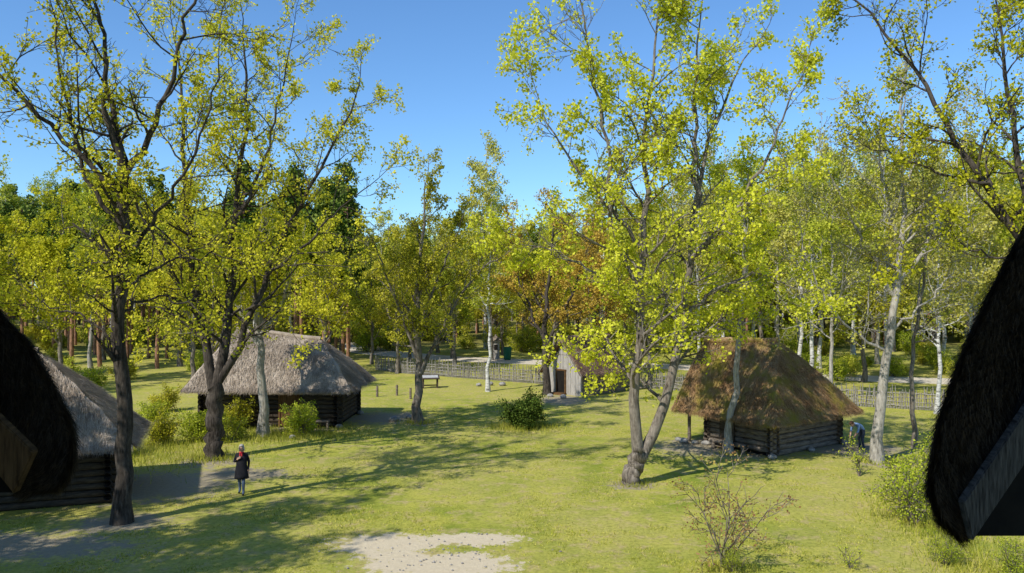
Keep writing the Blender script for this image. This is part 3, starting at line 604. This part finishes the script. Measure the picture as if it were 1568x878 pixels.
def hand(J,bones,side,wrist,d,up):
    d=Vector(d).normalized(); up=Vector(up).normalized(); s=d.cross(up).normalized(); w=Vector(wrist); palm=w+d*.07
    J[side+'palm']=(tuple(palm),(.036,.02)); bones.append((side+'wr',side+'palm'))
    for k,(off,l) in enumerate(((-.027,.07),(-.009,.08),(.009,.075),(.027,.058))):
        a=palm+s*off+d*.025; b=a+d*l*.55; c=b+(d*.6-up*.8).normalized()*l*.5
        for nm,q in (('a',a),('b',b),('c',c)): J[side+nm+str(k)]=(tuple(q),.0095)
        bones.extend([(side+'palm',side+'a%d'%k),(side+'a%d'%k,side+'b%d'%k),(side+'b%d'%k,side+'c%d'%k)])
    a=w+d*.03-s*.035; b=a-s*.02+d*.035; J[side+'t1']=(tuple(a),.012); J[side+'t2']=(tuple(b),.0095); bones.extend([(side+'wr',side+'t1'),(side+'t1',side+'t2')])
def head(e,c,tilt,hair,long=False):
    M=Matrix.Translation(c)@tilt; h=bpy.data.objects.new('head_detail',None); link(h,e); h.matrix_local=M
    ell('face_skull',h,[((0,0,.01),(.075,.093,.115)),((0,-.03,-.06),(.052,.06,.055)),((-.078,.01,-.005),(.012,.02,.03)),((.078,.01,-.005),(.012,.02,.03)),((0,-.1,-.012),(.013,.02,.022))],SKIN)
    ell('eyes',h,[((-.03,-.086,.015),(.012,.008,.008)),((.03,-.086,.015),(.012,.008,.008))],EYE)
    ell('mouth',h,[((0,-.089,-.055),(.024,.008,.006))],LIP)
    it=[((0,.022,.045),(.088,.095,.098)),((0,-.035,.1),(.07,.06,.035))]
    if long: it+=[((-.075,.02,-.03),(.028,.055,.085)),((.075,.02,-.03),(.028,.055,.085)),((0,.07,-.03),(.07,.04,.09))]
    ell('hair',h,it,hair)
J={'pelvis':((0,0,.94),.13),'spine':((0,0,1.12),.115),'chest':((0,.0,1.30),.135),'nb':((0,.0,1.43),.06),'neck':((0,-.01,1.49),.05),'hd':((0,-.02,1.56),.06)}
b=[('pelvis','spine'),('spine','chest'),('chest','nb'),('nb','neck'),('neck','hd')]
for s,x in (('L',1),('R',-1)):
    f=-.16 if s=='L' else .14
    J[s+'hip']=((.085*x,0,.87),.095);J[s+'kn']=((.09*x,f*.75-.03,.48),.062);J[s+'an']=((.09*x,f+.03*(s=='R')+.02,.09+.03*(s=='R')),.042);J[s+'to']=((.10*x,f-.13,.035),.036);J[s+'he']=((.09*x,f+.05,.045),.034)
    b+=[('pelvis',s+'hip'),(s+'hip',s+'kn'),(s+'kn',s+'an'),(s+'an',s+'to'),(s+'an',s+'he')]
    J[s+'sh']=((.165*x,.0,1.385),.062)
J['Lel']=((.235,.06,1.12),.05);J['Lwr']=((.23,-.02,.88),.03);J['Rel']=((-.25,.02,1.12),.05);J['Rwr']=((-.10,-.17,1.24),.03)
for s in 'LR': b+=[('chest',s+'sh'),(s+'sh',s+'el'),(s+'el',s+'wr')]
hand(J,b,'L',J['Lwr'][0],(0,-.1,-1),(-1,0,0)); hand(J,b,'R',J['Rwr'][0],(.6,-.2,.6),(0,-1,.2))
def cls(c):
    if c.z>1.47: return 2
    if (c-Vector(J['Lpalm'][0])).length<.1 and c.z<.86 or (c-Vector(J['Rpalm'][0])).length<.085: return 2
    if c.z<.08: return 3
    if c.z<.8 and abs(c.x)<.2: return 1
    return 0
e=person('walking_woman',(-9.37,27.6,0),.12,J,b,[COAT,JEAN,SKIN,SHOE],cls)
head(e,(0,-.02,1.6),Matrix.Rotation(.1,4,'X'),HAIR,True)
bm=bmesh.new(); rings=[(1.36,.17,.125),(1.2,.165,.14),(1.02,.165,.14),(.85,.20,.165),(.68,.215,.19),(.56,.23,.21)]; vs=[]
for z,a,c in rings: vs.append([bm.verts.new((a*math.cos(t*math.pi/10)*(1+.03*math.sin(5*t)),c*math.sin(t*math.pi/10),z+.01*math.sin(3*t))) for t in range(20)])
for i in range(5):
    for j in range(20): bm.faces.new((vs[i][j],vs[i][(j+1)%20],vs[i+1][(j+1)%20],vs[i+1][j])).smooth=True
me=bpy.data.meshes.new('coat'); bm.to_mesh(me); bm.free(); me.materials.append(COAT); o=bpy.data.objects.new('coat',me); link(o,e); m=o.modifiers.new('s','SOLIDIFY'); m.thickness=.02
ell('scarf',e,[((0,-.015,1.45),(.085,.085,.045)),((.03,-.115,1.34),(.03,.03,.11)),((-.03,-.12,1.37),(.03,.025,.07))],RED)
J={'pelvis':((0,.12,.88),.13),'spine':((0,.0,1.03),.12),'chest':((0,-.2,1.13),.135),'nb':((0,-.33,1.17),.06),'neck':((0,-.38,1.17),.052),'hd':((0,-.44,1.15),.06)}
b=[('pelvis','spine'),('spine','chest'),('chest','nb'),('nb','neck'),('neck','hd')]
for s,x in (('L',1),('R',-1)):
    J[s+'hip']=((.09*x,.1,.83),.1);J[s+'kn']=((.1*x,.0,.47),.066);J[s+'an']=((.1*x,.1,.09),.044);J[s+'to']=((.11*x,-.08,.035),.038);J[s+'he']=((.1*x,.14,.045),.036)
    b+=[('pelvis',s+'hip'),(s+'hip',s+'kn'),(s+'kn',s+'an'),(s+'an',s+'to'),(s+'an',s+'he')]
    J[s+'sh']=((.175*x,-.26,1.12),.064);J[s+'el']=((.2*x,-.33,.84),.048);J[s+'wr']=((.13*x,-.45,.66),.03)
    b+=[('chest',s+'sh'),(s+'sh',s+'el'),(s+'el',s+'wr')]
hand(J,b,'L',J['Lwr'][0],(-.2,-.4,-.8),(-1,0,0)); hand(J,b,'R',J['Rwr'][0],(.2,-.4,-.8),(1,0,0))
def cls2(c):
    if c.y<-.37 and c.z>1.0: return 2
    if c.y<-.36 and c.z<.8: return 2
    if c.z<.08: return 3
    if c.z<.9 and c.y>-.2: return 1
    return 0
e=person('stooping_visitor',(15.4,35.2,0),-1.2,J,b,[BLUE,TROU,SKIN,SHOE],cls2)
head(e,(0,-.47,1.15),Matrix.Rotation(.9,4,'X'),BHAIR)
# ---------------------------------------------------------------- light & camera
w=bpy.data.worlds.new('World'); S.world=w; w.use_nodes=True; nt=w.node_tree
sk=nt.nodes.new('ShaderNodeTexSky'); sk.sky_type='NISHITA'; sk.sun_disc=False; sk.sun_elevation=math.radians(44); sk.sun_rotation=math.radians(225); sk.air_density=1.0; sk.dust_density=.2; sk.ozone_density=2.0
mx=nt.nodes.new('ShaderNodeMix'); mx.data_type='RGBA'; mx.blend_type='MULTIPLY'; mx.inputs[0].default_value=1; mx.inputs[7].default_value=(.74,1.07,1.38,1); nt.links.new(sk.outputs[0],mx.inputs[6])
bg=nt.nodes['Background']; nt.links.new(mx.outputs[2],bg.inputs[0]); bg.inputs[1].default_value=.13
sl=bpy.data.lights.new('sun','SUN'); sl.energy=5.0; sl.angle=math.radians(.5); sl.color=(1,.95,.85); so=link(bpy.data.objects.new('sun',sl))
so.rotation_euler=Vector((1,1,-math.tan(math.radians(44))*math.sqrt(2))).to_track_quat('-Z','Y').to_euler()
cd=bpy.data.cameras.new('camera'); cd.sensor_width=36; cd.lens=28; cd.clip_end=3000; cd.clip_start=.1
co=link(bpy.data.objects.new('camera',cd)); co.location=(0,0,7.2); co.rotation_euler=(math.radians(90),0,0); S.camera=co
S.view_settings.view_transform='Standard'
print('objects',len(bpy.data.objects))
